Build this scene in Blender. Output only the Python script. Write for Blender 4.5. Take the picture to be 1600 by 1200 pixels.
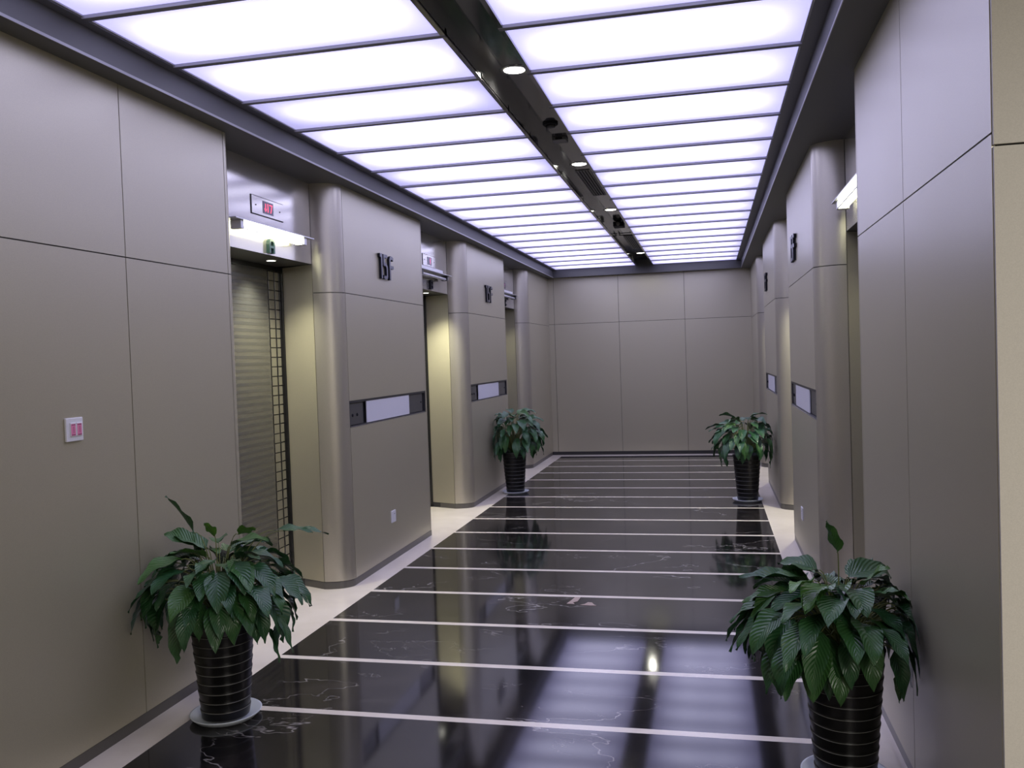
import bpy, bmesh, math, random
from mathutils import Vector, Matrix, noise as mnoise
for o in list(bpy.data.objects): bpy.data.objects.remove(o, do_unlink=True)
SC = bpy.context.scene
COL = SC.collection
PI = math.pi
# ------------------------------------------------------------------ camera
F_PX, YAW, PITCH, ROLL, CAM_H = 1365.7, 0.2226, -0.0289, -0.0339, 1.5
cd = bpy.data.cameras.new('camera'); cam = bpy.data.objects.new('camera', cd); COL.objects.link(cam)
cd.sensor_width = 36; cd.lens = F_PX/1600*36; cd.clip_start = .05
fw = Vector((-math.sin(YAW)*math.cos(PITCH), math.cos(YAW)*math.cos(PITCH), math.sin(PITCH)))
rt = Vector((math.cos(YAW), math.sin(YAW), 0)); up = rt.cross(fw)
r2 = rt*math.cos(ROLL)+up*math.sin(ROLL); u2 = -rt*math.sin(ROLL)+up*math.cos(ROLL)
M = Matrix((r2, u2, -fw)).transposed().to_4x4(); M.translation = (0, 0, CAM_H)
cam.matrix_world = M
SC.camera = cam
# ------------------------------------------------------------------ world, exposure
w = bpy.data.worlds.new('world'); SC.world = w; w.use_nodes = True
w.node_tree.nodes['Background'].inputs[0].default_value = (.55, .55, .62, 1)
w.node_tree.nodes['Background'].inputs[1].default_value = .15
SC.view_settings.view_transform = 'Standard'; SC.view_settings.look = 'None'
SC.view_settings.gamma = 1; SC.view_settings.use_curve_mapping = False
SC.view_settings.exposure = 0.12
PANEL_E = 3.9           # strength of the glowing ceiling
def area(name, loc, sx, sy, power, col, rot=(0, 0, 0)):
    l = bpy.data.lights.new(name, 'AREA'); l.shape = 'RECTANGLE'; l.size = sx; l.size_y = sy
    l.energy = power; l.color = col
    o = bpy.data.objects.new(name, l); COL.objects.link(o); o.location = loc; o.rotation_euler = rot
    return o
# lift lobby the photographer stands in has its own ceiling lights
area('lobby_ceiling_light', (1.6, -.6, 2.68), 1.8, 1.2, 115, (1, .95, .88))
# ------------------------------------------------------------------ layout
XL, XR, XRP = -2.375, .645, .618     # wall faces; XRP = faces of the right piers
DEEP, DOOR = .175, .465              # depth of the header plane and of the doors behind the wall face
ZW, ZH, ZJ = 2.70, 2.17, 1.98        # soffit, header underside, horizontal joint
Y0, P = 4.085, 3.09                  # start of the first recess, bay pitch
RW = 1.295                           # recess width at the header
YB = 13.2                            # back wall
SL, SR = -2.268, .487 
PL, PR = -2.225, .425                 # soffit edges
ZC, CY0, CDY = 2.82, 2.86, .567      # luminous ceiling
BX0, BX1, ZB = -1.0, -.78, 2.91      # dark channel
# ------------------------------------------------------------------ materials
def mat(name, col, rough=.5, metal=0., spec=.5, ior=None, coat=0., emit=None, es=0.):
    m = bpy.data.materials.new(name); m.use_nodes = True
    b = m.node_tree.nodes['Principled BSDF']
    b.inputs['Base Color'].default_value = (*col, 1); b.inputs['Roughness'].default_value = rough
    b.inputs['Metallic'].default_value = metal; b.inputs['Specular IOR Level'].default_value = spec
    if ior: b.inputs['IOR'].default_value = ior
    if coat: b.inputs['Coat Weight'].default_value = coat; b.inputs['Coat Roughness'].default_value = .08
    if emit: b.inputs['Emission Color'].default_value = (*emit, 1); b.inputs['Emission Strength'].default_value = es
    return m
def nodes(m): nt = m.node_tree; return nt, nt.nodes['Principled BSDF']
def add(nt, typ, **kw):
    n = nt.nodes.new(typ)
    for k, v in kw.items(): setattr(n, k, v)
    return n
def math_(nt, op, a, b=None, clamp=False):
    n = add(nt, 'ShaderNodeMath', operation=op); n.use_clamp = clamp
    for i, v in enumerate((a, b)):
        if v is None: continue
        if isinstance(v, (int, float)): n.inputs[i].default_value = v
        else: nt.links.new(v, n.inputs[i])
    return n.outputs[0]
def mixc(nt, f, a, b):
    n = add(nt, 'ShaderNodeMix', data_type='RGBA')
    if isinstance(f, (int, float)): n.inputs[0].default_value = f
    else: nt.links.new(f, n.inputs[0])
    for i, v in ((6, a), (7, b)):
        if isinstance(v, tuple): n.inputs[i].default_value = (*v, 1)
        else: nt.links.new(v, n.inputs[i])
    return n.outputs[2]
def noise(nt, vec, scale, detail=3, rough=.5, dist=0.):
    n = add(nt, 'ShaderNodeTexNoise'); n.inputs['Scale'].default_value = scale; n.inputs['Detail'].default_value = detail
    n.inputs['Roughness'].default_value = rough; n.inputs['Distortion'].default_value = dist
    nt.links.new(vec, n.inputs['Vector']); return n
def pos(nt): return add(nt, 'ShaderNodeNewGeometry').outputs['Position']
def ramp(nt, fac, stops):
    n = add(nt, 'ShaderNodeValToRGB'); nt.links.new(fac, n.inputs[0])
    e = n.color_ramp.elements
    while len(e) < len(stops): e.new(.5)
    for k, (p_, c) in enumerate(stops): e[k].position = p_; e[k].color = (*c, 1) if len(c) == 3 else c
    return n.outputs[0]

def cladding(name, col, rough, metal, ior=2.2):
    m = mat(name, col, rough, metal, ior=ior); nt, b = nodes(m); p_ = pos(nt)
    n1 = noise(nt, p_, 330, 2, .6); n2 = noise(nt, p_, 1.6, 2)
    c = mixc(nt, n1.outputs[0], tuple(v*.86 for v in col), tuple(min(1, v*1.14) for v in col))
    nt.links.new(c, b.inputs['Base Color'])
    r_ = math_(nt, 'MULTIPLY_ADD', n2.outputs[0], .06); nt.nodes[-1].inputs[2].default_value = rough-.03
    nt.links.new(r_, b.inputs['Roughness'])
    bp = add(nt, 'ShaderNodeBump'); bp.inputs['Strength'].default_value = .05; bp.inputs['Distance'].default_value = .002
    nt.links.new(n1.outputs[0], bp.inputs['Height']); nt.links.new(bp.outputs[0], b.inputs['Normal'])
    return m
MW = cladding('champagne_metal_cladding', (.425, .394, .285), .36, .30)
MWC = cladding('champagne_column_cladding', (.46, .43, .36), .33, .62)
MHD = cladding('polished_header_cladding', (.50, .48, .44), .12, .6)
MSOF = mat('grey_soffit_paint', (.085, .085, .083), .5)
MGAP = mat('dark_joint', (.03, .03, .03), .7)
MBASE = mat('brown_grey_skirting', (.13, .125, .115), .35, .4)
MBLK = mat('black_skirting', (.02, .02, .02), .4)
MFRM = mat('grey_ceiling_bar', (.16, .16, .19), .45, .2)
MCHAN = mat('black_glossy_channel', (.10, .10, .105), .07, .3, coat=.6)
MSTEEL = mat('brushed_door_steel', (.40, .40, .39), .22, .9)
MSTEELD = mat('dark_frame_steel', (.05, .05, .05), .3, .8)
MMIRR = mat('mirror_tile', (.75, .75, .74), .04, 1.)
MWHITE = mat('white_plastic', (.72, .72, .76), .35)
MPAPER = mat('white_display_board', (.66, .66, .74), .35)
MPINK = mat('pink_sticker', (.72, .22, .38), .5)
MINK = mat('dark_ink', (.18, .05, .10), .6)
MPLATE = mat('grey_button_plate', (.13, .13, .135), .35, .6)
MRECS = mat('dark_recess', (.05, .05, .055), .4, .3)
MTRIM = mat('bright_trim_edge', (.75, .73, .70), .25, .9)
MSIGN = mat('black_sign_side', (.010, .010, .014), .6, spec=.2)
MSIGNF = mat('grey_sign_face', (.10, .10, .12), .3, .5)
MGLET = mat('dark_green_glass_letter', (.03, .07, .065), .2)
MLEDB = mat('led_window', (.10, .08, .14), .25)
MLED = mat('red_led', (.3, .02, .03), .5, emit=(1, .08, .16), es=2.2)
MLEDP = mat('pink_led', (.5, .2, .3), .5, emit=(1, .3, .6), es=.8)
MTUBE = mat('lit_tube', (.9, .9, .8), .4, emit=(1, 1, .72), es=7)
MTUBE0 = mat('unlit_tube', (.85, .85, .88), .3)
MALU = mat('aluminium_shelf', (.62, .62, .64), .3, .7)
MDL = mat('downlight_glow', (.9, .9, .9), .4, emit=(1, .98, .86), es=9)
MDLR = mat('downlight_ring', (.35, .35, .35), .2, .9)
MPOT = mat('black_glazed_pot', (.007, .007, .007), .30, spec=.35)
MRIDGE = mat('painted_ridge_highlight', (.20, .20, .20), .25)  # lighter grey painted in for the highlights along the pot's glaze ridges
MSOIL = mat('potting_soil', (.03, .02, .013), .95)
MSAUC = mat('white_saucer', (.74, .80, .88), .35)
MSTEM = mat('stem_green', (.16, .19, .06), .5)
MTAN = mat('tan_scrap', (.42, .33, .28), .7)
# marbles
def dark_marble():
    m = mat('dark_veined_marble', (.012, .011, .012), .075, ior=1.5); nt, b = nodes(m); p_ = pos(nt)
    cl = noise(nt, p_, 1.7, 5, .6, .8)
    base = ramp(nt, cl.outputs[0], [(.35, (.008, .008, .009)), (.55, (.016, .014, .014)), (.75, (.05, .043, .04))])
    st = add(nt, 'ShaderNodeMapping'); st.inputs['Scale'].default_value = (.8, 1.5, 1); st.inputs['Rotation'].default_value = (0, 0, .5)
    nt.links.new(p_, st.inputs[0]); v = st.outputs[0]
    def vein(scale, width, mscale, mlo, amp, dist):
        n = noise(nt, v, scale, 6, .56, dist)
        d = math_(nt, 'ABSOLUTE', math_(nt, 'SUBTRACT', n.outputs[0], .5))
        l = math_(nt, 'SUBTRACT', 1., math_(nt, 'DIVIDE', d, width), True)
        k = noise(nt, p_, mscale, 2)
        mk = math_(nt, 'MULTIPLY', math_(nt, 'SUBTRACT', k.outputs[0], mlo, True), amp, True)
        return math_(nt, 'MULTIPLY', l, mk, True)
    a = vein(.6, .0026, 1.1, .46, 8, .25); c2 = vein(1.7, .0034, 1.5, .49, 6, .15)
    f = math_(nt, 'MAXIMUM', a, math_(nt, 'MULTIPLY', c2, .6))
    nt.links.new(mixc(nt, f, base, (.36, .34, .32)), b.inputs['Base Color'])
    # slab joints across the hall, every 0.895 m
    return m
def cream_marble():
    m = mat('cream_marble', (.85, .78, .68), .16, ior=1.5); nt, b = nodes(m); p_ = pos(nt)
    n = noise(nt, p_, 3., 5, .6, .5)
    c = ramp(nt, n.outputs[0], [(.3, (.78, .71, .61)), (.6, (.86, .79, .69)), (.8, (.89, .83, .74))])
    nt.links.new(c, b.inputs['Base Color']); return m
MDM, MCM = dark_marble(), cream_marble()
def panel_mat(name, k):
    # acrylic diffuser: fluorescent tubes behind make it brightest away from its edges
    m = mat(name, (.8, .8, .85), .35, es=1); nt, b = nodes(m); tc = add(nt, 'ShaderNodeTexCoord')
    sp = add(nt, 'ShaderNodeSeparateXYZ'); nt.links.new(tc.outputs['Generated'], sp.inputs[0])
    def hump(o, pw):
        d = math_(nt, 'ABSOLUTE', math_(nt, 'SUBTRACT', math_(nt, 'MULTIPLY', o, 2.), 1.))
        return math_(nt, 'SUBTRACT', 1., math_(nt, 'POWER', d, pw))
    h = math_(nt, 'MULTIPLY', hump(sp.outputs[0], 3.), hump(sp.outputs[1], 1.6))
    n = noise(nt, tc.outputs['Object'], 1.1, 2)
    f = math_(nt, 'MULTIPLY', h, math_(nt, 'ADD', math_(nt, 'MULTIPLY', n.outputs[0], .8), .5), True)
    nt.links.new(mixc(nt, f, (.50, .48, .95), (.71, .71, 1.)), b.inputs['Emission Color'])
    s = math_(nt, 'MULTIPLY', math_(nt, 'ADD', math_(nt, 'MULTIPLY', math_(nt, 'POWER', f, 1.4), .74), .26), k)
    nt.links.new(s, b.inputs['Emission Strength']); return m
MPAN = panel_mat('acrylic_light_panel', PANEL_E); MPAND = panel_mat('acrylic_light_panel_dim', PANEL_E*.72)
def leaf_mat():
    m = mat('glossy_green_leaf', (.03, .10, .03), .32); nt, b = nodes(m)
    at = add(nt, 'ShaderNodeAttribute', attribute_name='tint')
    p_ = pos(nt); n = noise(nt, p_, 14, 2)
    c = mixc(nt, n.outputs[0], (.014, .058, .022), (.030, .105, .036))
    c = mixc(nt, at.outputs['Fac'], c, (.085, .21, .030))
    uv = add(nt, 'ShaderNodeUVMap'); sp = add(nt, 'ShaderNodeSeparateXYZ'); nt.links.new(uv.outputs[0], sp.inputs[0])
    d = math_(nt, 'ABSOLUTE', math_(nt, 'SUBTRACT', sp.outputs[0], .5))
    mid = math_(nt, 'LESS_THAN', d, .02)
    s = math_(nt, 'SINE', math_(nt, 'MULTIPLY', math_(nt, 'SUBTRACT', sp.outputs[1], math_(nt, 'MULTIPLY', d, .55)), 75.))
    c = mixc(nt, math_(nt, 'MULTIPLY', math_(nt, 'ADD', math_(nt, 'MULTIPLY', mid, .5), math_(nt, 'MULTIPLY', math_(nt, 'GREATER_THAN', s, .9), .25)), .8), c, (.04, .11, .035))
    nt.links.new(c, b.inputs['Base Color'])
    bp = add(nt, 'ShaderNodeBump'); bp.inputs['Strength'].default_value = .3; bp.inputs['Distance'].default_value = .003
    nt.links.new(s, bp.inputs['Height']); nt.links.new(bp.outputs[0], b.inputs['Normal'])
    b.inputs['Transmission Weight'].default_value = 0.
    return m
MLEAF = leaf_mat()
def soft_wall(): return mat('lobby_plaster', (.62, .58, .52), .6)
MLOB = soft_wall()
# ------------------------------------------------------------------ mesh helpers
def box(bm, x0, x1, y0, y1, z0, z1, mi=0, bev=0.):
    r_ = bmesh.ops.create_cube(bm, size=1)
    vs = r_['verts']
    for v in vs: v.co = Vector(((x0+x1)/2+v.co.x*(x1-x0), (y0+y1)/2+v.co.y*(y1-y0), (z0+z1)/2+v.co.z*(z1-z0)))
    fs = {f for v in vs for f in v.link_faces}
    for f in fs: f.material_index = mi
    if bev:
        es = {e for v in vs for e in v.link_edges}
        rr = bmesh.ops.bevel(bm, geom=list(es), offset=bev, segments=2, affect='EDGES', profile=.5)
        for f in rr['faces']: f.material_index = mi
def lathe(bm, prof, seg=48, c=(0, 0), mi=0, caps=True):
    rings = []
    for r_, z in prof:
        rings.append([bm.verts.new((c[0]+r_*math.cos(2*PI*i/seg), c[1]+r_*math.sin(2*PI*i/seg), z)) for i in range(seg)])
    for a, b in zip(rings, rings[1:]):
        for i in range(seg):
            f = bm.faces.new((a[i], a[(i+1) % seg], b[(i+1) % seg], b[i])); f.smooth = True; f.material_index = mi
    if caps:
        bm.faces.new(rings[0][::-1]).material_index = mi; bm.faces.new(rings[-1]).material_index = mi
def tube(bm, pts, rad, seg=8, mi=0):
    rings = []
    for i, p_ in enumerate(pts):
        p_ = Vector(p_)
        t = (Vector(pts[min(i+1, len(pts)-1)])-Vector(pts[max(i-1, 0)])).normalized()
        a = t.cross(Vector((0, 0, 1)) if abs(t.z) < .9 else Vector((1, 0, 0))).normalized(); b = t.cross(a)
        r_ = rad[i] if isinstance(rad, (list, tuple)) else rad
        rings.append([bm.verts.new(p_+(a*math.cos(2*PI*k/seg)+b*math.sin(2*PI*k/seg))*r_) for k in range(seg)])
    for a, b in zip(rings, rings[1:]):
        for k in range(seg):
            f = bm.faces.new((a[k], a[(k+1) % seg], b[(k+1) % seg], b[k])); f.smooth = True; f.material_index = mi
    bm.faces.new(rings[0][::-1]); bm.faces.new(rings[-1])
def prism(bm, poly, y0, y1, mi_face=0, mi_side=0):
    """poly in local x,z; extruded from y0 (front) to y1"""
    a = [bm.verts.new((x, y0, z)) for x, z in poly]; b = [bm.verts.new((x, y1, z)) for x, z in poly]
    f = bm.faces.new(a); f.material_index = mi_face; bm.faces.new(b[::-1]).material_index = mi_side
    n = len(poly)
    for i in range(n): bm.faces.new((a[i], b[i], b[(i+1) % n], a[(i+1) % n])).material_index = mi_side
def link(name, bm, mats, parent=None, rec=True):
    if rec: bmesh.ops.recalc_face_normals(bm, faces=bm.faces)
    me = bpy.data.meshes.new(name); bm.to_mesh(me); bm.free()
    for m in (mats if isinstance(mats, (list, tuple)) else [mats]): me.materials.append(m)
    o = bpy.data.objects.new(name, me); COL.objects.link(o)
    if parent: o.parent = parent
    return o
def struct(name, bm, mats, parent=None):
    o = link(name, bm, mats, parent)
    if not parent: o['kind'] = 'structure'
    return o
def thing(name, label, cat, loc=(0, 0, 0), rotz=0., group=None):
    o = bpy.data.objects.new(name, None); COL.objects.link(o); o.empty_display_size = .1
    o.location = loc; o.rotation_euler = (0, 0, rotz); o['label'] = label; o['category'] = cat
    if group: o['group'] = group
    return o
def tag(o, label, cat, group=None):
    o['label'] = label; o['category'] = cat
    if group: o['group'] = group
    return o
def dup(root, loc, rotz, label, group=None):
    r_ = root.copy(); COL.objects.link(r_); r_.location = loc; r_.rotation_euler = (0, 0, rotz); r_['label'] = label
    if group: r_['group'] = group
    for ch in list(root.children):
        c = ch.copy(); COL.objects.link(c); c.parent = r_
        for g in ch.children:
            d = g.copy(); COL.objects.link(d); d.parent = c
    return r_
def sheet(bm, path, z0, z1, th, mi=0, smooth=False):
    """vertical cladding sheet along a plan path; the front is on the left of the path direction... th goes to the right"""
    n = len(path); P2 = [Vector(p_) for p_ in path]; off = []
    for i in range(n):
        d = Vector((0, 0))
        if i > 0: e = (P2[i]-P2[i-1]).normalized(); d += Vector((e.y, -e.x))
        if i < n-1: e = (P2[i+1]-P2[i]).normalized(); d += Vector((e.y, -e.x))
        d.normalize(); off.append(P2[i]+d*th)
    v = [[bm.verts.new((p_.x, p_.y, z)) for p_ in pp] for pp in (P2, off) for z in (z0, z1)]
    f0, f1, b0, b1 = v
    s0 = [bm.verts.new(v_.co) for v_ in f0] if smooth else f0; s1 = [bm.verts.new(v_.co) for v_ in f1] if smooth else f1
    for i in range(n-1):
        f = bm.faces.new((s0[i], s0[i+1], s1[i+1], s1[i])); f.material_index = mi; f.smooth = smooth
        bm.faces.new((b0[i+1], b0[i], b1[i], b1[i+1])).material_index = mi
        bm.faces.new((f1[i], f1[i+1], b1[i+1], b1[i])).material_index = mi
        bm.faces.new((f0[i+1], f0[i], b0[i], b0[i+1])).material_index = mi
    for i in (0, n-1): bm.faces.new((f0[i], f1[i], b1[i], b0[i])).material_index = mi
G = .0025                            # half width of a joint between sheets
def mirror(path, side, xw):
    """path given as (depth behind the wall face, y)"""
    if side == 'L': return [(XL-d, y) for d, y in path]
    return [(xw+d, y) for d, y in path][::-1]
def clad(bm, path, side, xw, z0=.05, z1=ZW, smooth=False, joint=True):
    # shorten by the joint at both ends
    p_ = [Vector(q) for q in mirror(path, side, xw)]
    p_[0] = p_[0]+(p_[1]-p_[0]).normalized()*G; p_[-1] = p_[-1]+(p_[-2]-p_[-1]).normalized()*G
    p_ = [tuple(q) for q in p_]
    # on the left wall the path runs to +y and the room is on its right: reverse so the thickness goes into the wall
    p_ = p_[::-1]
    if joint:
        sheet(bm, p_, z0, ZJ-G, .008, 0, smooth); sheet(bm, p_, ZJ+G, z1, .008, 0, smooth)
    else: sheet(bm, p_, z0, z1, .008, 0, smooth)
def backing(bm, path, side, xw, z0=0., z1=ZW):
    p_ = mirror([(d+.006, y) for d, y in path], side, xw)[::-1]
    sheet(bm, p_, z0, z1, .05, 1)
def skirting(name, path, side, xw, m=None):
    bm = bmesh.new(); sheet(bm, mirror([(d, y) for d, y in path], side, xw)[::-1], 0, .046, .03, 0, False)
    return struct(name, bm, m or MBASE)
NARC = 10
def bay_y(k): return Y0+P*k
# ------------------------------------------------------------------ floor and ceiling
bm = bmesh.new()
FX = [-3.2, -2.213, .473, 4.2]
stripes = [3.461+.6405*k for k in range(-7, 15)]
ys = [-4.]
for s in stripes: ys += [s-.0225, s+.0225]
ys += [12.98, YB+.1]
for j in range(len(ys)-1):
    for i in range(3):
        v = [bm.verts.new((x, y, 0)) for x, y in ((FX[i], ys[j]), (FX[i+1], ys[j]), (FX[i+1], ys[j+1]), (FX[i], ys[j+1]))]
        f = bm.faces.new(v)
        dark = i == 1 and j % 2 == 0 and j < len(ys)-2
        f.material_index = 1 if dark else 0
bmesh.ops.remove_doubles(bm, verts=bm.verts, dist=1e-5)
r_ = bmesh.ops.extrude_face_region(bm, geom=list(bm.faces))
for e in r_['geom']:
    if isinstance(e, bmesh.types.BMVert): e.co.z -= .05
struct('floor', bm, [MCM, MDM])
CYS = CY0-CDY; CYE = CY0+18*CDY        # luminous field from/to
for q in ((XL-.6, SL, -4, YB+.1, ZW, ZW+.2), (SR, 4.2, -4, YB+.1, ZW, ZW+.2), (SL, SR, -4, CYS, ZW, ZW+.2),
          (SL, SR, CYE, YB+.1, ZW, ZW+.2), (XL-.6, 4.2, -4, YB+.1, 3.0, 3.05)):
    bm = bmesh.new(); box(bm, *q); struct('ceiling', bm, MSOF)
# shallow metal angle along the soffit edges
METR = mat('soffit_edge_trim', (.30, .30, .31), .4, .3)
for n_, (a, b) in enumerate(((SL, SL+.004), (SR-.004, SR))):
    bm = bmesh.new(); box(bm, a, b, CYS, CYE, ZW-.003, ZW+.008); struct('trim_%d' % (n_+1), bm, METR)
# ------------------------------------------------------------------ walls
def wall(side):
    xw = XL if side == 'L' else XR
    nm = 'left' if side == 'L' else 'right'
    bm = bmesh.new()
    if side == 'L':
        ys_ = [-4., -1.61, -.64, .33, 1.295, 2.265, 3.237, 4.04]
        for a, b in zip(ys_, ys_[1:]): clad(bm, [(0, a), (0, b)], side, xw)
    else:
        ys_ = [2.216, 3.15, 4.045]
        for a, b in zip(ys_, ys_[1:]): clad(bm, [(0, a), (0, b)], side, xw)
    end = [(0, ys_[-1]), (0, Y0-.022), (.006, Y0-.006), (.022, Y0), (DEEP-.002, Y0)]
    clad(bm, end, side, xw); clad(bm, [(DEEP, Y0), (DOOR, Y0)], side, xw, z1=ZH)
    path = [(0, ys_[0]), (0, Y0-.012), (.012, Y0-.0), (DOOR, Y0)]
    backing(bm, [(0, ys_[0]+(.03 if side == 'R' else 0)), (0, Y0-.008), (DOOR, Y0-.008)], side, xw)
    struct('wall_'+nm, bm, [MW, MGAP])
    skirting('baseboard_'+nm, [(.004, ys_[0]), (.004, Y0-.004), (DOOR, Y0-.004)], side, xw)
    xp = XL if side == 'L' else XRP
    for k in range(3):
        ye = bay_y(k+1) if k < 2 else YB     # end of the pier
        yj = bay_y(k)+RW                     # column joint
        bm = bmesh.new()
        jamb = [(DOOR, yj+.12), (DEEP, yj)]
        clad(bm, jamb, side, xp, joint=False, z1=ZH-.002)
        clad(bm, [(DEEP+.03, yj+.004), (DEEP, yj)], side, xp, joint=False, z0=ZH, z1=ZW)
        arc = [(DEEP*(1-math.sin(t*PI/2/NARC)), yj+.125*(1-math.cos(t*PI/2/NARC))) for t in range(NARC+1)]
        bc = bmesh.new(); clad(bc, arc, side, xp, smooth=True); struct('wall_'+nm, bc, MWC)
        y1 = yj+.125
        if k < 2:
            zc0, zc1 = 1.068, 1.252          # opening of the call panel
            ye1 = ye-.045
            # the flat sheet leaves a slot for the call panel: below, above
            p_ = mirror([(0, y1+G), (0, ye1-G)], side, xp)[::-1]
            b1 = bmesh.new(); sheet(b1, p_, .05, zc0, .008); b2 = bmesh.new(); sheet(b2, p_, zc1, ZJ-G, .008); sheet(b2, p_, ZJ+G, ZW, .008)
            p2 = mirror([(.006, y1+.004), (.006, ye-.05)], side, xp)[::-1]
            sheet(b1, p2, 0, zc0-.001, .05, 1); sheet(b2, p2, zc1+.001, ZW, .05, 1)
            struct('wall_'+nm, b1, [MW, MGAP]); struct('wall_'+nm, b2, [MW, MGAP])
            end = [(0, ye1), (0, ye-.022), (.006, ye-.006), (.022, ye), (DEEP-.002, ye)]
            b3 = bmesh.new()
            clad(b3, end, side, xp); clad(b3, [(DEEP, ye), (DOOR, ye)], side, xp, z1=ZH)
            backing(b3, [(0, ye-.036), (0, ye-.008), (DOOR, ye-.008)], side, xp)
            struct('wall_'+nm, b3, [MW, MGAP])
            tail = [(.004, ye-.004), (DOOR, ye-.004)]
        else:
            clad(bm, [(0, y1), (0, YB-.16)], side, xp); clad(bm, [(0, YB-.16), (0, YB-.002)], side, xp)
            backing(bm, [(0, y1+.004), (0, YB)], side, xp)
            tail = [(.004, YB)]
        arcb = [(DOOR+.03, yj+.135), (DEEP+.01, yj+.012)]+[(.012+(DEEP-.012)*(1-math.sin(t*PI/2/NARC)), yj+.012+.125*(1-math.cos(t*PI/2/NARC))) for t in range(1, NARC+1)]
        backing(bm, arcb, side, xp)
        struct('wall_%s_pier' % nm if False else 'wall_'+nm, bm, [MW, MGAP])
        sk = [(DOOR, yj+.124)]+[(a+.004, b+.002) for a, b in arc]+tail
        skirting('baseboard_'+nm, sk, side, xp)
        # header over the lift door, and its soffit
        bm = bmesh.new()
        ya, yb = bay_y(k)-.03, yj+.03
        x0, x1 = sorted(((XL-DEEP) if side == 'L' else (XRP+DEEP), (XL-DOOR-.05) if side == 'L' else (XRP+DOOR+.05)))
        box(bm, x0, x1, ya, yb, ZH, ZW)
        bmesh.ops.recalc_face_normals(bm, faces=bm.faces)
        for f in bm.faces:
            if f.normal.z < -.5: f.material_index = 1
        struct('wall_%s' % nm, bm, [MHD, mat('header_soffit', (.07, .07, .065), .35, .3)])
wall('L'); wall('R')
# back wall: three sheets across, upper and lower
bm = bmesh.new()
xs_ = [XL-.02, -2.29, -1.307, -.334, XRP+.06]
for a, b in zip(xs_, xs_[1:]):
    for z0, z1 in ((.05, 2.0-G), (2.0+G, ZW)):
        box(bm, a+G, b-G, YB, YB+.01, z0, z1, 0)
box(bm, XL-.6, 4.2, YB+.008, YB+.1, 0, 3.0, 1)
struct('wall_back', bm, [MW, MGAP])
bm = bmesh.new(); box(bm, XL, XRP, YB-.008, YB, 0, .048); struct('baseboard_back', bm, MBLK)
# lobby corner on the right, and the lobby round the camera
bm = bmesh.new()
for z0, z1 in ((.05, ZJ-G-.03), (ZJ+G-.03, ZW)): box(bm, XR+.002, 4.2, 2.208, 2.218, z0, z1, 0)
box(bm, XR+.012, 4.2, 2.219, 2.35, 0, 3.0, 1)
struct('wall_front', bm, [cladding('lobby_cladding', (.50, .48, .44), .5, .0, 1.5), MGAP])
bm = bmesh.new(); box(bm, 4.2, 4.3, -4, 2.4, 0, 3.0); struct('wall_side', bm, MLOB)
bm = bmesh.new(); box(bm, XL-.6, 4.3, -4.1, -4, 0, 3.0); struct('wall_rear', bm, MLOB)
# outer closing walls behind the lift doors
bm = bmesh.new(); box(bm, XL-.75, XL-.60, -4, YB+.1, 0, 3.0); struct('wall_outer', bm, MGAP)
bm = bmesh.new(); box(bm, XRP+.60, XRP+.75, 2.35, YB+.1, 0, 3.0); struct('wall_outer', bm, MGAP)
# ------------------------------------------------------------------ lift doors
def lift_door(n, side, k):
    xp = XL if side == 'L' else XRP
    yc = bay_y(k)+.708
    o = bpy.data.objects.new('door_%d' % n, None); COL.objects.link(o); o['kind'] = 'structure'
    o.location = ((XL-DOOR) if side == 'L' else (XRP+DOOR), yc, 0); o.rotation_euler = (0, 0, PI/2 if side == 'L' else -PI/2)
    W = .70
    # local: x along the wall, -y to the room
    for s in (-1, 1):
        bm = bmesh.new()
        a, b = sorted((s*.002, s*.52)); box(bm, a, b, .0, .02, 0, ZH-.03, 0)
        # fine raised bands of the brushed leaf
        z = .05
        while z < ZH-.06:
            box(bm, a+.015, b-.012, -.0012, 0, z, z+.02, 1); z += .043
        link('leaf', bm, [MSTEEL, mat('satin_band', (.30, .30, .29), .35, .9)], o)
        bm = bmesh.new()
        for c0 in (.528, .616):
            z = .03
            while z < ZH-.05:
                a, b = sorted((s*c0, s*(c0+.070))); box(bm, a, b, -.004, .004, z, z+.058, 0, .0015); z += .064
        link('mirror_strip', bm, MMIRR, o)
    bm = bmesh.new()
    for s in (-1, 1):
        a, b = sorted((s*.522, s*.69)); box(bm, a, b, .004, .02, 0, ZH-.03)
        a, b = sorted((s*.692, s*.706)); box(bm, a, b, -.02, .02, 0, ZH-.03)
    box(bm, -.706, .706, -.02, .02, ZH-.03, ZH)
    link('frame', bm, MSTEELD, o)
n = 1
for side in 'LR':
    for k in range(3): lift_door(n, side, k); n += 1
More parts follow.
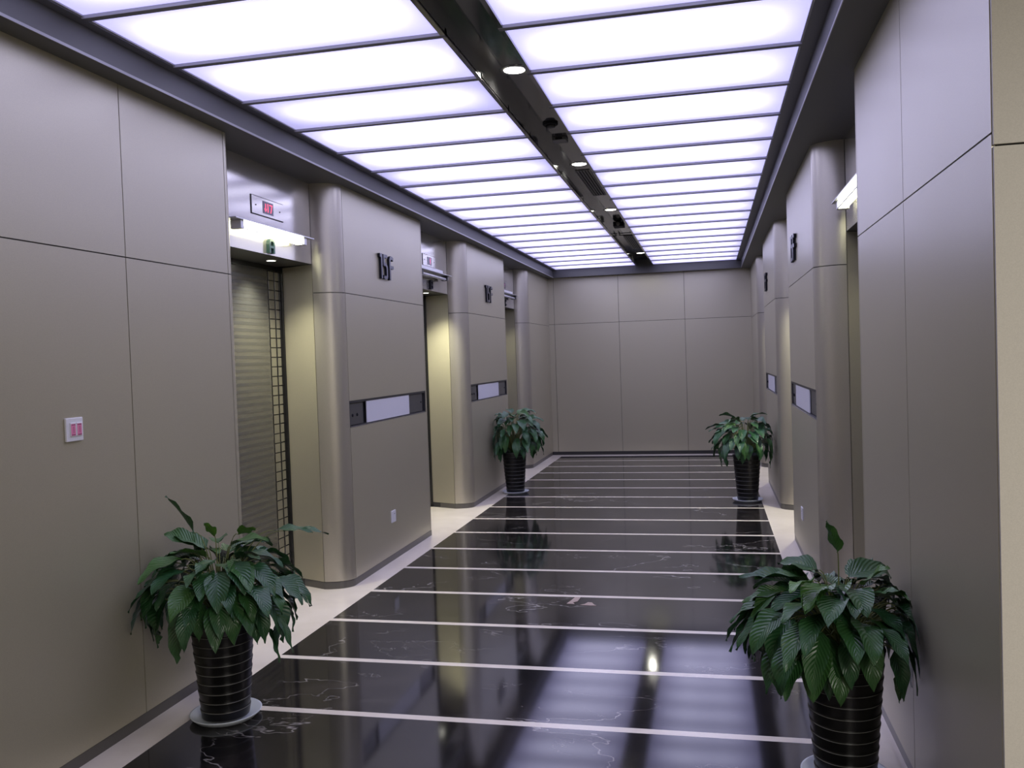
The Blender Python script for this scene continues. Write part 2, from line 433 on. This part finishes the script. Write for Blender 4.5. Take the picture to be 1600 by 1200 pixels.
# ------------------------------------------------------------------ luminous ceiling panels
names = ['nearest the viewer', 'second from the viewer', 'third from the viewer', 'fourth from the viewer', 'fifth from the viewer', 'sixth from the viewer',
         'seventh from the viewer', 'eighth from the viewer', 'ninth from the viewer', 'tenth from the viewer', 'tenth row from the far end', 'ninth row from the far end',
         'eighth row from the far end', 'seventh row from the far end', 'sixth row from the far end', 'fifth row from the far end', 'fourth row from the far end',
         'third row from the far end', 'second row from the far end', 'last row at the far end']
protos = {}
rng = random.Random(4)
for col_, (x0, x1) in enumerate(((PL, BX0), (BX1, PR))):
    for r_i in range(19):
        y0 = CYS+r_i*CDY
        dim = col_ == 0 and r_i in (3, 6)
        key = (col_, dim)
        lab = 'glowing white ceiling panel %s of the dark channel, %s' % (('left', 'right')[col_], (names[:10]+names[11:])[r_i] if col_ == 0 else ('overhead beyond the top edge' if r_i == 0 else (names[:9]+names[11:])[r_i-1]))
        if key not in protos:
            t = thing('ceiling_light', lab, 'ceiling light', (0, y0, ZC), 0, 'luminous ceiling panels')
            bm = bmesh.new(); box(bm, x0+.004, x1-.004, .013, CDY-.013, 0, .008); link('diffuser', bm, MPAND if dim else MPAN, t)
            bm = bmesh.new(); box(bm, x0, x1, -.0125, .0125, -.014, .02)
            link('crossbar', bm, [MFRM], t)
            MED = mat('pale_edge_strip', (.42, .42, .47), .4)
            for a, b in ((x0, x0+.008), (x1-.008, x1)):
                bm = bmesh.new(); box(bm, a, b, .013, CDY-.017, -.006, 0); link('edge_strip', bm, MED, t)
            bm = bmesh.new(); box(bm, x0, x1, -.0165, -.0125, -.013, .01); link('edge_strip', bm, MED, t)  # pale colour stands in for the light on the crossbar's front face
            protos[key] = t
        else: dup(protos[key], (0, y0, ZC), 0, lab)
for a, b in ((SL, PL), (PR, SR)):
    bm = bmesh.new(); box(bm, a, b, CYS, CYE, ZC-.010, ZC+.05); struct('trim_4', bm, MFRM)
# dark channel between the two rows
bm = bmesh.new()
box(bm, BX0-.02, BX1+.02, CYS, CYE, ZB, ZB+.02)
box(bm, BX0-.02, BX0, CYS, CYE, ZC-.012, ZB); box(bm, BX1, BX1+.02, CYS, CYE, ZC-.012, ZB)
struct('trim_3', bm, MCHAN)
XC = (BX0+BX1)/2
# downlights in the channel
dls = [(4.22, 'nearest the viewer'), (6.41, 'second from the viewer'), (8.51, 'third from the viewer'), (12.3, 'at the far end')]
p0 = None
for y, s in dls:
    lab = 'round recessed downlight glowing in the dark ceiling channel, '+s
    if not p0:
        p0 = thing('downlight', lab, 'ceiling light', (XC, y, ZB), 0, 'downlights in the ceiling channel')
        bm = bmesh.new(); lathe(bm, [(.052, -.001), (.062, -.006), (.07, -.004), (.072, 0)], 32, caps=False); link('ring', bm, MDLR, p0)
        bm = bmesh.new(); lathe(bm, [(.001, -.0035), (.052, -.0035)], 32, caps=False); link('lens', bm, MDL, p0)
    else: dup(p0, (XC, y, ZB), 0, lab)
    l = bpy.data.lights.new('downlight_lamp', 'SPOT'); l.energy = 6; l.spot_size = 2.8; l.spot_blend = .3; l.color = (1, .97, .85); l.shadow_soft_size = .05
    lo = bpy.data.objects.new('downlight_lamp', l); COL.objects.link(lo); lo.location = (XC, y, ZB-.02)
MSLAT = mat('grey_slat', (.22, .22, .24), .4, .4)
# things in the channel
t = thing('smoke_detector', 'small black round smoke detector in the ceiling channel past the first downlight', 'detector', (XC-.005, 5.24, ZB))
bm = bmesh.new(); lathe(bm, [(.045, 0), (.047, -.008), (.04, -.014)], 28); link('base', bm, MSIGN, t)
bm = bmesh.new(); lathe(bm, [(.03, -.012), (.028, -.026), (.012, -.03)], 28); link('dome', bm, MRECS, t)
t = thing('sensor_box', 'small grey square sensor box in the ceiling channel beside the round detector', 'sensor', (XC-.01, 5.62, ZB))
bm = bmesh.new(); box(bm, -.045, .045, -.05, .05, -.022, 0, 0, .004); link('casing', bm, mat('sensor_grey', (.14, .14, .15), .35), t)
bm = bmesh.new(); box(bm, -.022, .022, -.054, -.049, -.018, -.006, 0); link('window', bm, MSIGN, t)
def grille(y0, y1, lab):
    t = thing('air_grille', lab, 'vent', (XC+.01, (y0+y1)/2, ZB), 0, 'air grilles in the ceiling channel')
    L = (y1-y0)/2
    bm = bmesh.new()
    for a, b in ((-.075, -.066), (.066, .075)): box(bm, a, b, -L, L, -.006, 0)
    for a, b in ((-L, -L+.012), (L-.012, L)): box(bm, -.066, .066, a, b, -.006, 0)
    link('frame', bm, MPLATE, t)
    bm = bmesh.new(); box(bm, -.066, .066, -L+.012, L-.012, -.0008, .001); link('backing', bm, MSIGN, t)
    for i in range(6):
        bm = bmesh.new(); x = -.055+i*.022; box(bm, x-.004, x+.004, -L+.012, L-.012, -.006, -.001); link('slat', bm, MSLAT, t)
grille(6.62, 7.70, 'long slotted air grille in the ceiling channel just past the second downlight')
grille(10.45, 11.75, 'slotted air grille in the ceiling channel near the far end')
t = thing('security_camera', 'black box shaped camera hanging in the ceiling channel near the far end', 'camera', (XC, 9.3, ZB))
bm = bmesh.new(); box(bm, -.055, .055, -.08, .08, -.062, -.012, 0, .004); link('casing', bm, MSIGN, t)
bm = bmesh.new(); box(bm, -.02, .02, -.02, .02, -.012, 0); link('mount', bm, MSIGN, t)
bm = bmesh.new(); lathe(bm, [(.022, 0), (.022, .012), (.015, .014)], 20)
for v in bm.verts: v.co = Vector((v.co.x, -.08-v.co.z, -.037+v.co.y))
link('lens', bm, MCHAN, t)
t = thing('cable_bracket', 'thin black wire bracket across the ceiling channel before the far grille', 'bracket', (XC, 10.3, ZB))
bm = bmesh.new(); tube(bm, [(-.10, 0, -.01), (-.03, -.012, -.012), (.04, .01, -.012), (.10, 0, -.01)], .005, 6); link('rail', bm, MSIGN, t)
bm = bmesh.new(); tube(bm, [(-.085, 0, -.01), (-.085, -.25, -.008)], .004, 6); tube(bm, [(.06, .01, -.012), (.05, -.25, -.008)], .004, 6); link('wire', bm, MSIGN, t)

# ------------------------------------------------------------------ things mounted on walls (local: x to the reader's right, -y to the room)
def at_wall(side, y, z, depth=0.):
    if side == 'L': return (XL-depth, y, z), PI/2
    return (XRP+depth, y, z), -PI/2
# fixtures over the lift doors
def lamp(lab, lit, side, k):
    loc, rz = at_wall(side, bay_y(k)+.66, 2.31 if lit else 2.33, DEEP)
    t = thing('door_lamp', lab, 'wall lamp', loc, rz, 'lamps over the lift doors')
    bm = bmesh.new(); box(bm, -.475, .475, -.10, 0, -.003, .003); link('shelf', bm, MALU, t)
    bm = bmesh.new(); box(bm, -.355, .355, -.045, 0, .003, .022 if lit else .048, 0, .003); link('housing', bm, MALU if lit else MTUBE0, t)
    bm = bmesh.new()
    if lit: box(bm, -.365, .365, -.080, -.03, -.046, -.006, 0, .006)
    else: tube(bm, [(-.36, -.06, -.035), (.36, -.06, -.035)], .014, 12)
    link('tube', bm, MTUBE if lit else MTUBE0, t)
    for s in (-1, 1):
        bm = bmesh.new(); a, b = sorted((s*.366, s*.40)); box(bm, a, b, -.085, -.02, -.050, -.003, 0, .003); link('end_cap', bm, MALU if lit else MRECS, t)
    bm = bmesh.new(); box(bm, -.36, .36, -.088, -.083, -.050, -.046); link('lip', bm, MALU if lit else MRECS, t)
lamp('lit yellowish tube lamp on a shelf above the nearest left lift, letter A', True, 'L', 0)
lamp('unlit tube lamp with shelf above the middle left lift, letter B', False, 'L', 1)
lamp('unlit tube lamp with shelf above the far left lift, letter C', False, 'L', 2)
lamp('lit tube lamp above the nearest lift in the right wall', True, 'R', 0)
# downlights under the headers
p1 = None
for side, k, lab in (('L', 0, 'tiny downlight in the recess soffit above lift A'), ('L', 1, 'tiny downlight in the recess soffit above lift B'),
                     ('L', 2, 'tiny downlight in the recess soffit above lift C'), ('R', 0, 'tiny downlight in the recess soffit above the nearest right lift'),
                     ('R', 1, 'tiny downlight in the recess soffit above the middle right lift'), ('R', 2, 'tiny downlight in the recess soffit above the far right lift')):
    y = bay_y(k)+.98; x = (XL-.30) if side == 'L' else (XRP+.30)
    if not p1:
        p1 = thing('recess_downlight', lab, 'ceiling light', (x, y, ZH), 0, 'downlights over the lift doors')
        bm = bmesh.new(); lathe(bm, [(.028, -.001), (.034, -.004), (.038, 0)], 24, caps=False); link('ring', bm, MDLR, p1)
        bm = bmesh.new(); lathe(bm, [(.001, -.002), (.028, -.002)], 24, caps=False); link('lens', bm, MDL, p1)
    else: dup(p1, (x, y, ZH), 0, lab)
    l = bpy.data.lights.new('recess_lamp', 'SPOT'); l.spot_size = 2.05; l.spot_blend = 1.; l.color = (1, .97, .74); l.shadow_soft_size = .03
    l.energy = {'L0': 52, 'L1': 110, 'L2': 14, 'R0': 6, 'R1': 110, 'R2': 60}[side+str(k)]
    lo = bpy.data.objects.new('recess_lamp', l); COL.objects.link(lo); lo.location = (x, y, ZH-.012)
# indicators
def seg_digit(bm, cx, cz, w_, h, segs, y, s=.0045):
    S = {'a': (cx-w_/2, cx+w_/2, cz+h/2, cz+h/2), 'g': (cx-w_/2, cx+w_/2, cz, cz), 'd': (cx-w_/2, cx+w_/2, cz-h/2, cz-h/2),
         'f': (cx-w_/2, cx-w_/2, cz, cz+h/2), 'e': (cx-w_/2, cx-w_/2, cz-h/2, cz), 'b': (cx+w_/2, cx+w_/2, cz, cz+h/2), 'c': (cx+w_/2, cx+w_/2, cz-h/2, cz)}
    for q in segs:
        x0, x1, z0, z1 = S[q]; box(bm, x0-s/2, x1+s/2, y, y+.002, z0-s/2, z1+s/2)
def indicator(lab, side, k, mode):
    loc, rz = at_wall(side, bay_y(k)+.72, 2.445, DEEP)
    t = thing('floor_indicator', lab, 'display', loc, rz, 'floor indicators over the lifts')
    bm = bmesh.new(); box(bm, -.19, .19, -.006, 0, -.052, .052, 0, .001); link('plate', bm, MHD, t)
    bm = bmesh.new(); box(bm, -.194, .194, -.0035, -.0005, -.056, .055); link('shadow_gap', bm, MGAP, t)
    bm = bmesh.new(); box(bm, -.062, .062, -.008, -.005, -.036, .036); link('window', bm, MLEDB, t)
    bm = bmesh.new()
    for x in (-.145, .145): lathe(bm, [(.004, 0), (.004, .003)], 10, (x, 0))
    for v in bm.verts: v.co = Vector((v.co.x, -.006-v.co.z, v.co.y))
    link('screw', bm, MSIGN, t)
    bm = bmesh.new()
    if mode == 'A':
        # down arrow, then 17
        box(bm, -.036, -.031, -.0095, -.008, -.022, .022); prism(bm, [(-.048, -.006), (-.0335, -.026), (-.019, -.006), (-.0335, -.015)], -.0095, -.008)
        seg_digit(bm, -.006, 0, .0, .044, 'bc', -.0095, .006); box(bm, .014, .047, -.0095, -.0075, .018, .024); prism(bm, [(.041, .020), (.047, .020), (.031, -.025), (.025, -.025)], -.0095, -.0075)
        link('digits', bm, MLED, t)
    elif mode == 'B': seg_digit(bm, .02, 0, .0, .044, 'bc', -.0095, .012); link('digits', bm, MLEDP, t)
    else: seg_digit(bm, .02, 0, .026, .04, 'aef', -.0095); link('digits', bm, MPINK, t)
indicator('steel floor indicator with red down arrow and 17 above lift A', 'L', 0, 'A')
indicator('steel floor indicator with pink lit digit above lift B', 'L', 1, 'B')
indicator('dim floor indicator above lift C', 'L', 2, 'C')
# letters A, B, C on the headers
def arc_pts(cx, cz, rx, rz, a0, a1, n_=8): return [(cx+rx*math.cos(a0+(a1-a0)*i/n_), cz+rz*math.sin(a0+(a1-a0)*i/n_)) for i in range(n_+1)]
def ring_prism(bm, outer, inner, y0, y1, mi_face=0, mi_side=0):
    n_ = len(outer)
    for i in range(n_-1): prism(bm, [outer[i], outer[i+1], inner[i+1], inner[i]], y0, y1, mi_face, mi_side)
def letter(ch, side, k, lab, m):
    loc, rz = at_wall(side, bay_y(k)+.725, ZH+.008, DEEP)
    t = thing('lift_letter', lab, 'letter', loc, rz, 'lift letters')
    bm = bmesh.new(); y0, y1 = -.022, 0; W, H, S = .034, .088, .017
    if ch == 'A':
        o_ = [(-W, 0)]+arc_pts(0, H-W, W, W, PI, 0, 10)+[(W, 0)]; i_ = [(-W+S, 0)]+arc_pts(0, H-W, W-S, W-S, PI, 0, 10)+[(W-S, 0)]
        ring_prism(bm, o_, i_, y0, y1); prism(bm, [(-W+S, .030), (W-S, .030), (W-S, .044), (-W+S, .044)], y0, y1)
    elif ch == 'B':
        prism(bm, [(-W, 0), (-W+S, 0), (-W+S, H), (-W, H)], y0, y1)
        for z0, h in ((0, .048), (.040, .048)):
            o_ = [(-W+S, z0)]+arc_pts(.012, z0+h/2, .030, h/2, -PI/2, PI/2)+[(-W+S, z0+h)]
            q = .013; i_ = [(-W+S, z0+q)]+arc_pts(.010, z0+h/2, .030-S, h/2-q, -PI/2, PI/2)+[(-W+S, z0+h-q)]
            ring_prism(bm, o_, i_, y0, y1)
    else:
        o_ = [(W, H-.018)]+arc_pts(0, H-W, W, W, .3, PI)+arc_pts(0, W, W, W, PI, 2*PI-.3)
        i_ = [(W-S, H-.022)]+arc_pts(0, H-W, W-S, W-S, .3, PI)+arc_pts(0, W, W-S, W-S, PI, 2*PI-.3)
        ring_prism(bm, o_, i_, y0, y1)
    link('glyph', bm, m, t)
letter('A', 'L', 0, 'dark green letter A on the nearest left lift header', MGLET)
letter('B', 'L', 1, 'black letter B on the middle left lift header', MSIGN)
letter('C', 'L', 2, 'black letter C on the far left lift header', MSIGN)
# 15F signs
def floor_sign(lab, side, y, z):
    loc, rz = at_wall(side, y, z)
    t = thing('floor_sign', lab, 'sign', loc, rz, 'floor number signs')
    H, S, y0, y1 = .185, .026, -.020, 0
    bm = bmesh.new()          # 1
    prism(bm, [(-.165, H), (-.165, H-.024), (-.142, H-.030), (-.142, 0), (-.116, 0), (-.116, H)], y0, y1, 1, 0); link('numeral', bm, [MSIGN, MSIGNF], t)
    bm = bmesh.new()          # 5
    def q(*p_): prism(bm, p_, y0, y1, 1, 0)
    q((-.095, H), (-.095, H-.024), (-.012, H-.024), (-.012, H))
    q((-.095, H-.024), (-.095, .098), (-.069, .104), (-.069, H-.024))
    o_ = [(-.095, .098), (-.060, .124), (-.030, .116), (-.010, .098), (-.008, .078), (-.008, .022), (-.020, .004), (-.045, 0), (-.078, 0), (-.095, .010)]
    i_ = [(-.069, .098), (-.058, .100), (-.046, .096), (-.036, .088), (-.034, .075), (-.034, .034), (-.040, .026), (-.050, .024), (-.070, .024), (-.074, .032)]
    ring_prism(bm, o_, i_, y0, y1, 1, 0); link('numeral', bm, [MSIGN, MSIGNF], t)
    bm = bmesh.new()          # F
    o_ = [(.030, 0), (.030, H-.030), (.040, H-.010), (.062, H), (.088, H-.002), (.118, H-.012)]
    i_ = [(.056, 0), (.056, H-.040), (.060, H-.030), (.070, H-.026), (.086, H-.026), (.112, H-.036)]
    ring_prism(bm, o_, i_, y0, y1, 1, 0); q((.056, .088), (.120, .088), (.120, .112), (.056, .112)); link('letter', bm, [MSIGN, MSIGNF], t)
floor_sign('raised black 15F sign on the nearest left pier', 'L', 6.29, 2.13)
floor_sign('raised black 15F sign on the second left pier', 'L', 9.455, 2.13)
floor_sign('raised black 15F sign on the nearest right pier', 'R', 6.55, 2.13)
floor_sign('raised black 15F sign on the farther right pier', 'R', 9.65, 2.13)
# call panels
def call_panel(lab, side, k):
    ya, yb = bay_y(k)+RW+.125+G, bay_y(k+1)-.045-G
    loc, rz = at_wall(side, (ya+yb)/2, 1.16)
    L = (yb-ya)/2-.003; H = .0915
    t = thing('call_panel', lab, 'control panel', loc, rz, 'call panels beside the lifts')
    bm = bmesh.new(); box(bm, -L, L, .03, .034, -H, H)
    for a, b in ((-H, -H+.012), (H-.016, H)): box(bm, -L, L, .004, .03, a, b)
    for a, b in ((-L, -L+.008), (L-.008, L), ): box(bm, a, b, .004, .03, -H, H)
    link('recess', bm, MRECS, t)
    f = 1 if side == 'L' else -1
    bm = bmesh.new(); box(bm, -L, L, -.001, .004, -H-.0, -H+.004); link('trim', bm, MTRIM, t)
    s0, s1 = -L+.31, -L+1.21
    bm = bmesh.new(); box(bm, s0, s1, .006, .012, -H+.014, H-.016); link('screen', bm, MPAPER, t)
    bm = bmesh.new(); box(bm, -L+.012, s0-.05, .014, .022, -H+.016, H-.02, 0, .002); o = link('button_plate', bm, MPLATE, t)
    for x in (-L+.07, -L+.15):
        bm = bmesh.new(); lathe(bm, [(.011, 0), (.011, .004), (.008, .006)], 18)
        for v in bm.verts: v.co = Vector((x+v.co.x, .014-v.co.z, v.co.y-.01))
        link('button', bm, MSIGN, o)
    bm = bmesh.new(); box(bm, s1+.03, L-.05, .014, .022, -H+.016, H-.02, 0, .002); o = link('button_plate', bm, MPLATE, t)
    bm = bmesh.new(); lathe(bm, [(.007, 0), (.007, .004)], 14)
    for v in bm.verts: v.co = Vector((L-.09+v.co.x, .014-v.co.z, v.co.y))
    link('button', bm, MSIGN, o)
call_panel('recessed call panel with white screen in the nearest left pier', 'L', 0)
call_panel('recessed call panel with white screen in the second left pier', 'L', 1)
call_panel('recessed call panel with white screen in the nearest right pier', 'R', 0)
call_panel('recessed call panel with white screen in the farther right pier', 'R', 1)
# switch with pink stickers on the left wall
t = thing('light_switch', 'white double light switch with pink stickers on the near left wall', 'switch', (XL, 2.877, 1.287), PI/2)
bm = bmesh.new(); box(bm, -.046, .046, -.010, 0, -.045, .045, 0, .003); link('plate', bm, MWHITE, t)
for x, zz in ((-.012, 0), (.021, 0)):
    bm = bmesh.new(); box(bm, x-.0155, x+.0155, -.014, -.009, -.026, .026, 0, .0015); o = link('rocker', bm, MWHITE, t)
    bm = bmesh.new(); box(bm, x-.013, x+.011, -.0148, -.0138, -.023, .022); link('sticker', bm, MPINK, o)['label'] = 'pink paper sticker'
    bm = bmesh.new()
    box(bm, x-.010, x+.009, -.0152, -.0146, .017, .020); box(bm, x-.010, x+.009, -.0152, -.0146, -.021, -.018)
    for i in range(5): box(bm, x-.002, x+.002, -.0152, -.0146, -.012+i*.005, -.0095+i*.005)
    link('print', bm, MINK, o)
def socket(lab, side, y):
    loc, rz = at_wall(side, y, .335)
    t = thing('wall_socket', lab, 'socket', loc, rz, 'wall sockets')
    bm = bmesh.new(); box(bm, -.045, .045, -.009, 0, -.045, .045, 0, .003); link('plate', bm, MWHITE, t)
    bm = bmesh.new()
    box(bm, .004, .022, -.0096, -.0088, .016, .021); link('slot', bm, MPLATE, t)
socket('white wall socket low on the nearest left pier', 'L', 6.242)
socket('white wall socket low on the nearest right pier', 'R', 6.46)

# ------------------------------------------------------------------ tan scraps on the marble
def scrap(lab, pts):
    cx = sum(p_[0] for p_ in pts)/len(pts); cy = sum(p_[1] for p_ in pts)/len(pts)
    bm = bmesh.new()
    a = [bm.verts.new((x-cx, y-cy, .0)) for x, y in pts]; b = [bm.verts.new((x-cx, y-cy, .0015)) for x, y in pts]
    bm.faces.new(a[::-1]); bm.faces.new(b); n_ = len(pts)
    for i in range(n_): bm.faces.new((a[i], a[(i+1) % n_], b[(i+1) % n_], b[i]))
    o = link('paper_scrap', bm, MTAN); o.location = (cx, cy, .0003)
    tag(o, lab, 'scrap', 'scraps on the floor')
scrap('larger tan scrap lying on the dark floor by a white stripe', [(-.885, 5.205), (-.835, 5.205), (-.85, 5.235), (-.825, 5.265), (-.82, 5.35), (-.855, 5.352), (-.868, 5.28)])
scrap('smaller pale scrap lying right of the larger tan scrap', [(-.800, 5.190), (-.74, 5.180), (-.70, 5.185), (-.715, 5.20), (-.735, 5.245), (-.76, 5.25), (-.775, 5.21)])

# ------------------------------------------------------------------ plants
def leaf(bm, uvl, tl, base, az, pitch, L, W, droop, tint, clampf, twist=0.):
    nu, nv = 5, 9
    d = Vector((math.cos(az), math.sin(az), 0)); side = Vector((-math.sin(az), math.cos(az), 0))
    side = (side*math.cos(twist)+Vector((0, 0, 1))*math.sin(twist))
    c = Vector(base); grid = []; ph = az*7; pt = pitch
    for j in range(nv+1):
        v = j/nv
        wv = W*(math.sin(PI*min(1, v**.72))**.85)*(1-.25*v) if v < 1 else 0.
        dirv = d*math.cos(pt)+Vector((0, 0, 1))*math.sin(pt); nrm = side.cross(dirv).normalized()
        if nrm.z < 0 and abs(twist) < .8 and math.cos(pt) > 0: nrm = -nrm
        row = []
        for i in range(nu):
            u = i/(nu-1)*2-1
            p_ = c+side*(u*wv/2)+nrm*(abs(u)**1.3*wv*.16+.006*math.sin(v*13+ph+u*2)*abs(u))
            row.append(bm.verts.new(clampf(p_)))
        grid.append(row)
        c = c+dirv*(L/nv); pt -= droop/nv
    for j in range(nv):
        for i in range(nu-1):
            q = (grid[j][i], grid[j][i+1], grid[j+1][i+1], grid[j+1][i])
            f = bm.faces.new(q); f.smooth = True
            uv = ((i/(nu-1), j/nv), ((i+1)/(nu-1), j/nv), ((i+1)/(nu-1), (j+1)/nv), (i/(nu-1), (j+1)/nv))
            for lp, t_ in zip(f.loops, uv): lp[uvl].uv = t_
    for row in grid:
        for v_ in row: v_[tl] = tint
def plant(lab, slab, x, y, seed, N, height, xmin, xmax, extra=()):
    rg = random.Random(seed); HP = .46
    so = bmesh.new(); lathe(so, [(.118, .0), (.128, .003), (.148, .022), (.150, .026), (.144, .026), (.124, .008), (.001, .007)], 56, caps=False)
    so = link('plant_saucer', so, MSAUC); so.location = (x, y, 0.0); tag(so, slab, 'saucer', 'saucers under the plant pots')
    t = thing('potted_plant', lab, 'potted plant', (x, y, .008), 0, 'potted plants along the hall')
    prof = [(.001, 0), (.094, 0), (.098, .004)]
    nr = 11; rad = lambda z: .099+.036*(z/HP)**1.0
    for i in range(nr):
        z0 = .004+(HP-.012)*i/nr; z1 = .004+(HP-.012)*(i+1)/nr; r0 = rad(z0)
        prof += [(r0-.001, z0+.002), (r0+.0012, z0+(z1-z0)*.35), (rad(z1)+.0016, z1-.008), (rad(z1)+.0024, z1-.004), (rad(z1)+.0018, z1-.0022), (rad(z1)-.001, z1-.001)]
    prof += [(rad(HP)+.004, HP-.004), (rad(HP)+.003, HP), (rad(HP)-.010, HP), (rad(HP)-.012, HP-.05), (.001, HP-.05)]
    bm = bmesh.new(); lathe(bm, prof, 64, caps=False)
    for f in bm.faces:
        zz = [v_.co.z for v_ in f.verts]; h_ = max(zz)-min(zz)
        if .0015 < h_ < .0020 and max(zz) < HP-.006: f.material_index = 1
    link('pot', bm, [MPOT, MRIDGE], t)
    bm = bmesh.new(); lathe(bm, [(rad(HP)-.014, HP-.05), (rad(HP)-.02, HP-.035), (.05, HP-.025), (.001, HP-.02)], 32, caps=False); link('soil', bm, MSOIL, t)
    def clampf(p_):
        gx = p_.x+x
        for lim, s in ((xmin, 1), (xmax, -1)):
            if lim is None: continue
            dd = (gx-lim)*s
            if dd < .10: gx = lim+s*.10*math.exp((dd-.10)/.10)*1.0
        q = p_.copy(); q.x = gx-x
        return q
    lb = bmesh.new(); uvl = lb.loops.layers.uv.new('UVMap'); tl = lb.verts.layers.float.new('tint')
    sb = bmesh.new()
    specs = []
    for i in range(N):
        s = (i+.5)/N                         # 0 top ... 1 lowest ring
        az = i*2.39996+rg.uniform(-.35, .35)
        th = s**.8
        rr = .05+.19*math.sin(min(1, th*1.25)*PI/2)+rg.uniform(-.035, .035)
        hh = height*(1-.80*th**1.35)+rg.uniform(-.035, .03)
        pitch = .45-1.45*th+rg.uniform(-.25, .25)
        L = rg.uniform(.155, .215); W = L*rg.uniform(.46, .60)
        specs.append((az, rr, hh, pitch, L, W, rg.uniform(.5, 1.2), max(0, rg.gauss(.0, .16)) if s > .2 else rg.choice((0, .15, .3, .5)), rg.uniform(-.45, .45)))
    specs += list(extra)
    for az, rr, hh, pitch, L, W, dr, tint, tw in specs:
        b0 = Vector((math.cos(az)*.045*rg.random(), math.sin(az)*.045*rg.random(), HP-.03))
        e = Vector((math.cos(az)*rr, math.sin(az)*rr, HP+hh))
        m1 = Vector((math.cos(az)*rr*.32, math.sin(az)*rr*.32, HP+hh*.62+.03)); m2 = Vector((math.cos(az)*rr*.72, math.sin(az)*rr*.72, HP+hh*1.0+.02))
        pts = []
        for j in range(9):
            v = j/8; a, b, c, d_ = (1-v)**3, 3*v*(1-v)**2, 3*v*v*(1-v), v**3
            pts.append(clampf(b0*a+m1*b+m2*c+e*d_))
        tube(sb, pts, [.0032-.0016*j/8 for j in range(9)], 6)
        leaf(lb, uvl, tl, e, az, pitch, L, W, dr, tint, clampf, tw)
    link('stems', sb, MSTEM, t); link('foliage', lb, MLEAF, t, rec=False)
# extra leaves: azimuth, petiole reach, petiole height, pitch, length, width, droop, tint, twist
plant('bushy green potted plant in the near left corner by lift A', 'white saucer under the near left plant pot', -2.075, 3.36, 11, 120, .25, XL+.008, None,
      extra=((.55, .27, .31, .05, .20, .07, .5, .05, .1), (.2, .24, .33, .15, .17, .06, .5, .1, .2), (3.9, .10, .34, 1.1, .20, .085, .2, .1, .2),
             (-1.6, .03, .32, .9, .10, .05, .3, 1., .3), (-.3, .12, .33, .4, .11, .07, .3, .8, -.6), (-.2, .30, .0, -1.0, .17, .045, .3, 0, .5), (.0, .22, -.08, -1.2, .15, .05, .2, 0, .6)))
plant('potted plant standing before the second left pier, the far left one', 'white saucer under the far left plant pot', -2.15, 9.5, 23, 105, .42, XL+.008, None)
plant('potted plant near the far end of the right wall, the far right one', 'white saucer under the far right plant pot', .34, 9.0, 37, 95, .35, None, XRP-.008)
plant('large green potted plant at the bottom right, cut off by the frame', 'white saucer under the nearest right plant pot', .425, 3.17, 52, 125, .225, None, XR-.008,
      extra=((-.9, .10, .24, .7, .13, .085, .2, .7, .5), (-2.2, .20, .26, .2, .13, .085, .6, .9, .3), (-2.3, .02, .33, 1.2, .13, .06, .2, .4, .0)))
